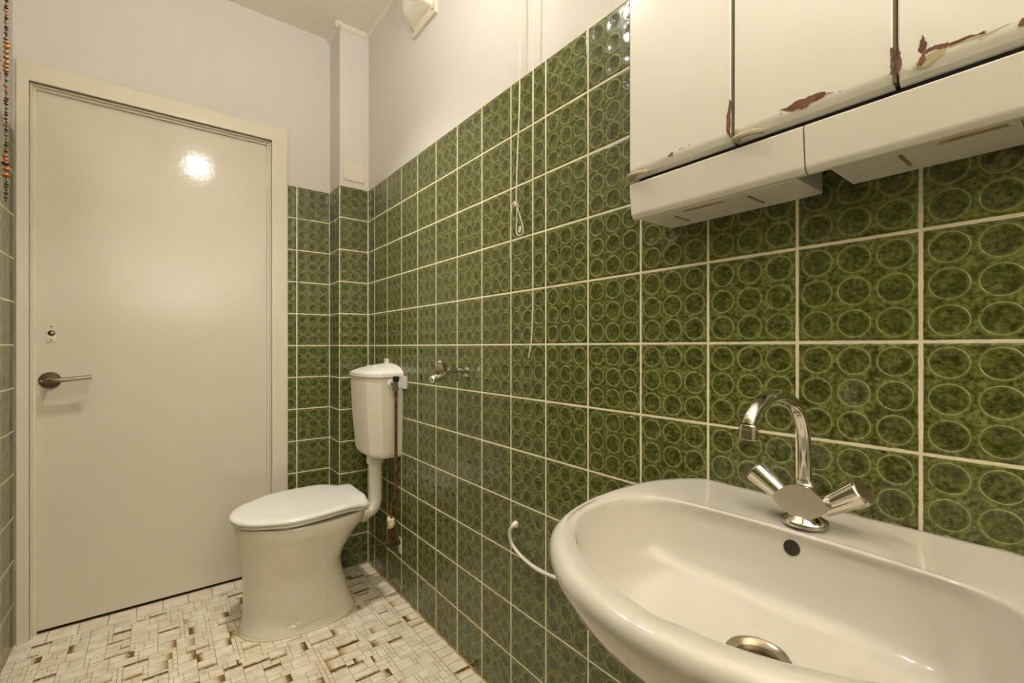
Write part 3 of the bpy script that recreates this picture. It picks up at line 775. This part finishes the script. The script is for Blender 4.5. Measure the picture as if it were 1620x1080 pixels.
link('hanging_nut', lathe(B(), [(.0045, 0), (.0045, .014), (.0075, .016), (.0075, .022), (.004, .024)], (-.040, 1.290, .955), (0, 0, -1), 14), M['satin'], wt)

# ------------------------------------------------------------------ pull cords
def UW(u, v, xp): y, z = UN(u, v, xp); return (xp, y, z)
xc = -.020
y1 = UN(821, 300, xc)[0]; y1t = UN(823, 0, xc)[0]
c1 = thing('pull_cord', 'white pull cord ending in a knotted loop with a ring, against the green tiles', 'cord', (xc, y1, CEIL), 'pull cords')
pts = catmull([(xc, y1t, CEIL-.004), (xc, y1t, 2.0), UW(822, 150, xc), UW(818.5, 250, xc), UW(817, 300, xc), UW(816.5, 326, xc)], 10)
link('cord', tube(B(), pts, .0019, 8), M['cord'], c1, angle=80)
bm = B()
kc = Vector(UW(816.8, 324, xc))
tube(bm, [kc+Vector((.004*math.sin(t*.9), .006*math.cos(t*1.4), .006*math.sin(t*2.1))) for t in range(14)], .0022, 8)
link('knot', bm, M['cord'], c1, angle=80)
loop = [UW(817.5, 326, xc), UW(817.8, 345, xc-.001), UW(816.8, 362, xc-.002), UW(818, 370, xc-.003), UW(822.5, 372.5, xc-.003), UW(827.5, 368, xc-.003), UW(827.5, 360, xc-.002), UW(823, 343, xc-.001), UW(818.5, 328, xc)]
link('loop', tube(B(), catmull(loop, 6), .0016, 8), M['cord'], c1, angle=80)
rc = Vector(UW(822.3, 363, xc-.004)); bm = B(); uu, vv = Vector((0.35, .94, 0)), Vector((0, 0, 1))
tube(bm, [rc+(uu*math.cos(q)+vv*math.sin(q))*.0072 for q in [2*math.pi*i/24 for i in range(25)]], .0026, 10, False)
link('ring', bm, M['plastic'], c1, angle=80)
tail = [UW(816, 320, xc-.001), UW(813.5, 319, xc-.002), UW(810.5, 324, xc-.002), UW(808.8, 340, xc-.001), UW(807.8, 365, xc), UW(807.5, 400, xc), UW(807, 409, xc)]
link('tail', tube(B(), catmull(tail, 6), .0016, 8), M['cord'], c1, angle=80)
c2 = thing('pull_cord', 'plain white pull cord with a bent loose end, hanging furthest down the green tiles', 'cord', (xc, UN(845, 0, xc)[0], CEIL), 'pull cords')
yt2 = UN(845, 0, xc)[0]
pts = catmull([(xc, yt2, CEIL-.004), (xc, yt2, 2.05), UW(843.5, 120, xc), UW(843, 300, xc), UW(843, 440, xc), UW(842.5, 500, xc), UW(840.5, 540, xc), UW(836, 565, xc)], 10)
link('cord', tube(B(), pts, .0019, 8), M['cord'], c2, angle=80)
for c_, y in ((c1, y1t), (c2, yt2)):
    link('ceiling_eye', lathe(B(), [(.012, 0), (.012, .004), (.004, .010)], (xc, y, CEIL), (0, 0, -1), 16), M['plastic'], c_)

# ------------------------------------------------------------------ white hose stub left of the basin
hs = thing('hose', 'thin white hose curving from the green tiles down behind the washbasin', 'hose', (0, 1.0, .5))
pts = catmull([UW(817, 829, -.001), UW(811, 832, -.014), UW(806.5, 842, -.018), UW(810, 860, -.016), UW(825, 880, -.013), UW(848, 899, -.012), UW(868, 909, -.012), UW(890, 917, -.012), UW(930, 929, -.012), UW(965, 942, -.011), UW(985, 952, -.006), UW(993, 957, .003)], 8)
link('tube', tube(B(), pts, .0046, 12), M['hose'], hs, angle=80)
link('wall_cap', lathe(B(), [(.010, -.0005), (.010, .005), (.007, .010), (.0055, .014)], UW(817, 829, 0), (-1, .1, .0), 16), M['hose'], hs)

# ------------------------------------------------------------------ bead strands at the left
def bead_strand(label, u_fn, t_, zbot, seed, group):
    r = random.Random(seed); c, s = math.cos(YAW), math.sin(YAW)
    a = (u_fn-810)/FPX; X = CAMX+t_*(a*c+s); Y = t_*(c-a*s)
    root = thing('bead_strand', label, 'beads', (X, Y, CEIL), group)
    link('thread', tube(B(), [(X, Y, CEIL-.002), (X, Y, zbot)], .0008, 6), M['redbrown'], root)
    link('hook', lathe(B(), [(.008, 0), (.008, .003), (.002, .010)], (X, Y, CEIL), (0, 0, -1), 12), M['satin'], root)
    z = zbot+.004; i = 0
    while z < 2.02:
        q = (z-zbot)
        if .045 < q < .10: mt, rad = r.choice(('orange', 'orange', 'redbrown')), r.choice((.0046, .0056, .0062))
        elif .27 < q < .335: mt, rad = r.choice(('orange', 'tan', 'tan')), r.choice((.0048, .0056))
        else: mt, rad = r.choice(('redbrown', 'darkbead', 'redbrown', 'teal', 'darkbead', 'redbrown', 'darkbead', 'darkbead', 'orange')), r.choice((.0020, .0030, .0034, .0036))
        off = Vector(((r.random()-.5)*.0018, (r.random()-.5)*.0018, 0))
        b = lathe(B(), [(rad*.25, -rad*.72), (rad*.75, -rad*.55), (rad, -.1*rad), (rad*.9, rad*.35), (rad*.3, rad*.72)], Vector((X, Y, z+rad*.7))+off, (r.uniform(-.3, .3), r.uniform(-.3, .3), 1), 12)
        link('bead', b, M[mt], root, angle=60)
        z += rad*1.42+r.choice((.0004, .0015, .004)); i += 1
        if i > 96: break
    return root
bead_strand('string of orange, brown and teal beads hanging fully in view at the far left', 9.5, .95, CAMZ+.95*(548.6-321)/FPX, 3, 'bead strands')
bead_strand('string of orange and dark beads at the photo edge, left of the other strand', -5.0, .95, CAMZ+.95*(548.6-330)/FPX, 5, 'bead strands')

# ------------------------------------------------------------------ pendant lamp, and two added fill lights out of view
def pendant(name, pos, watt, label, r=.032):
    x, y, z = pos
    p = thing(name, label, 'lamp', (x, y, CEIL))
    link('ceiling_rose', lathe(B(), [(.045, 0), (.045, .012), (.02, .03), (.005, .034)], (x, y, CEIL), (0, 0, -1), 28), M['plastic'], p)
    link('cord', tube(B(), [(x, y, CEIL-.03), (x, y, z+r+.05)], .003, 8), M['plastic'], p)
    link('socket', lathe(B(), [(.018, 0), (.02, .05), (.01, .056)], (x, y, z+r-.004), (0, 0, 1), 24), M['plastic'], p)
    area = 4*math.pi*r*r
    bm = B(); bmesh.ops.create_uvsphere(bm, u_segments=28, v_segments=16, radius=r, matrix=Matrix.Translation(pos))
    link('bulb', bm, emit(name+' glow', LAMP_COL, watt/(math.pi*area)), p)
    return p
pendant('pendant_lamp', LAMP_POS, LAMP_W, 'round white bulb hanging from the ceiling in front of the door')
def uplighter(pos, watt):  # added out of view for soft bounced fill, not a known lamp
    x, y, z = pos
    p = thing('added_fill_uplight', 'added unseen fill light, a white bowl on a pole behind the camera', 'lamp', (x, y, 0))
    link('bowl', lathe(B(), [(.03, -.09), (.09, -.07), (.13, -.03), (.145, .0), (.14, .0), (.125, -.028), (.085, -.062), (.03, -.08)], pos, (0, 0, 1), 36), M['plastic'], p)
    link('pole', lathe(B(), [(.11, 0), (.11, .012), (.02, .025), (.012, .05), (.012, z-.085)], (x, y, 0), (0, 0, 1), 24), M['plastic'], p)
    link('fill_disc', lathe(B(), [(.10, -.048), (.10, -.045)], pos, (0, 0, 1), 32), emit('uplighter glow', LAMP_COL, watt/(math.pi*math.pi*.01)), p)
uplighter(UP_POS, UP_W)

def fill_spot(pos, watt):  # added out of view to brighten the toilet and lower door
    x, y, z = pos
    p = thing('added_fill_spot', 'added unseen fill spot in the ceiling in front of the toilet', 'lamp', (x, y, z))
    link('ring', lathe(B(), [(.030, .0), (.030, -.004), (.045, -.005), (.048, .0), (.048, .001)], pos, (0, 0, 1), 32, cap0=False, cap1=False), M['trim'], p)
    ld = bpy.data.lights.new('downlight bulb', 'SPOT'); ld.energy = watt; ld.color = LAMP_COL
    ld.spot_size = math.radians(96); ld.spot_blend = 1.0; ld.shadow_soft_size = .04
    lo = bpy.data.objects.new('bulb', ld); COL.objects.link(lo); lo.parent = p; lo.location = (0, 0, -.012)
fill_spot(DOWN_POS, DOWN_W)
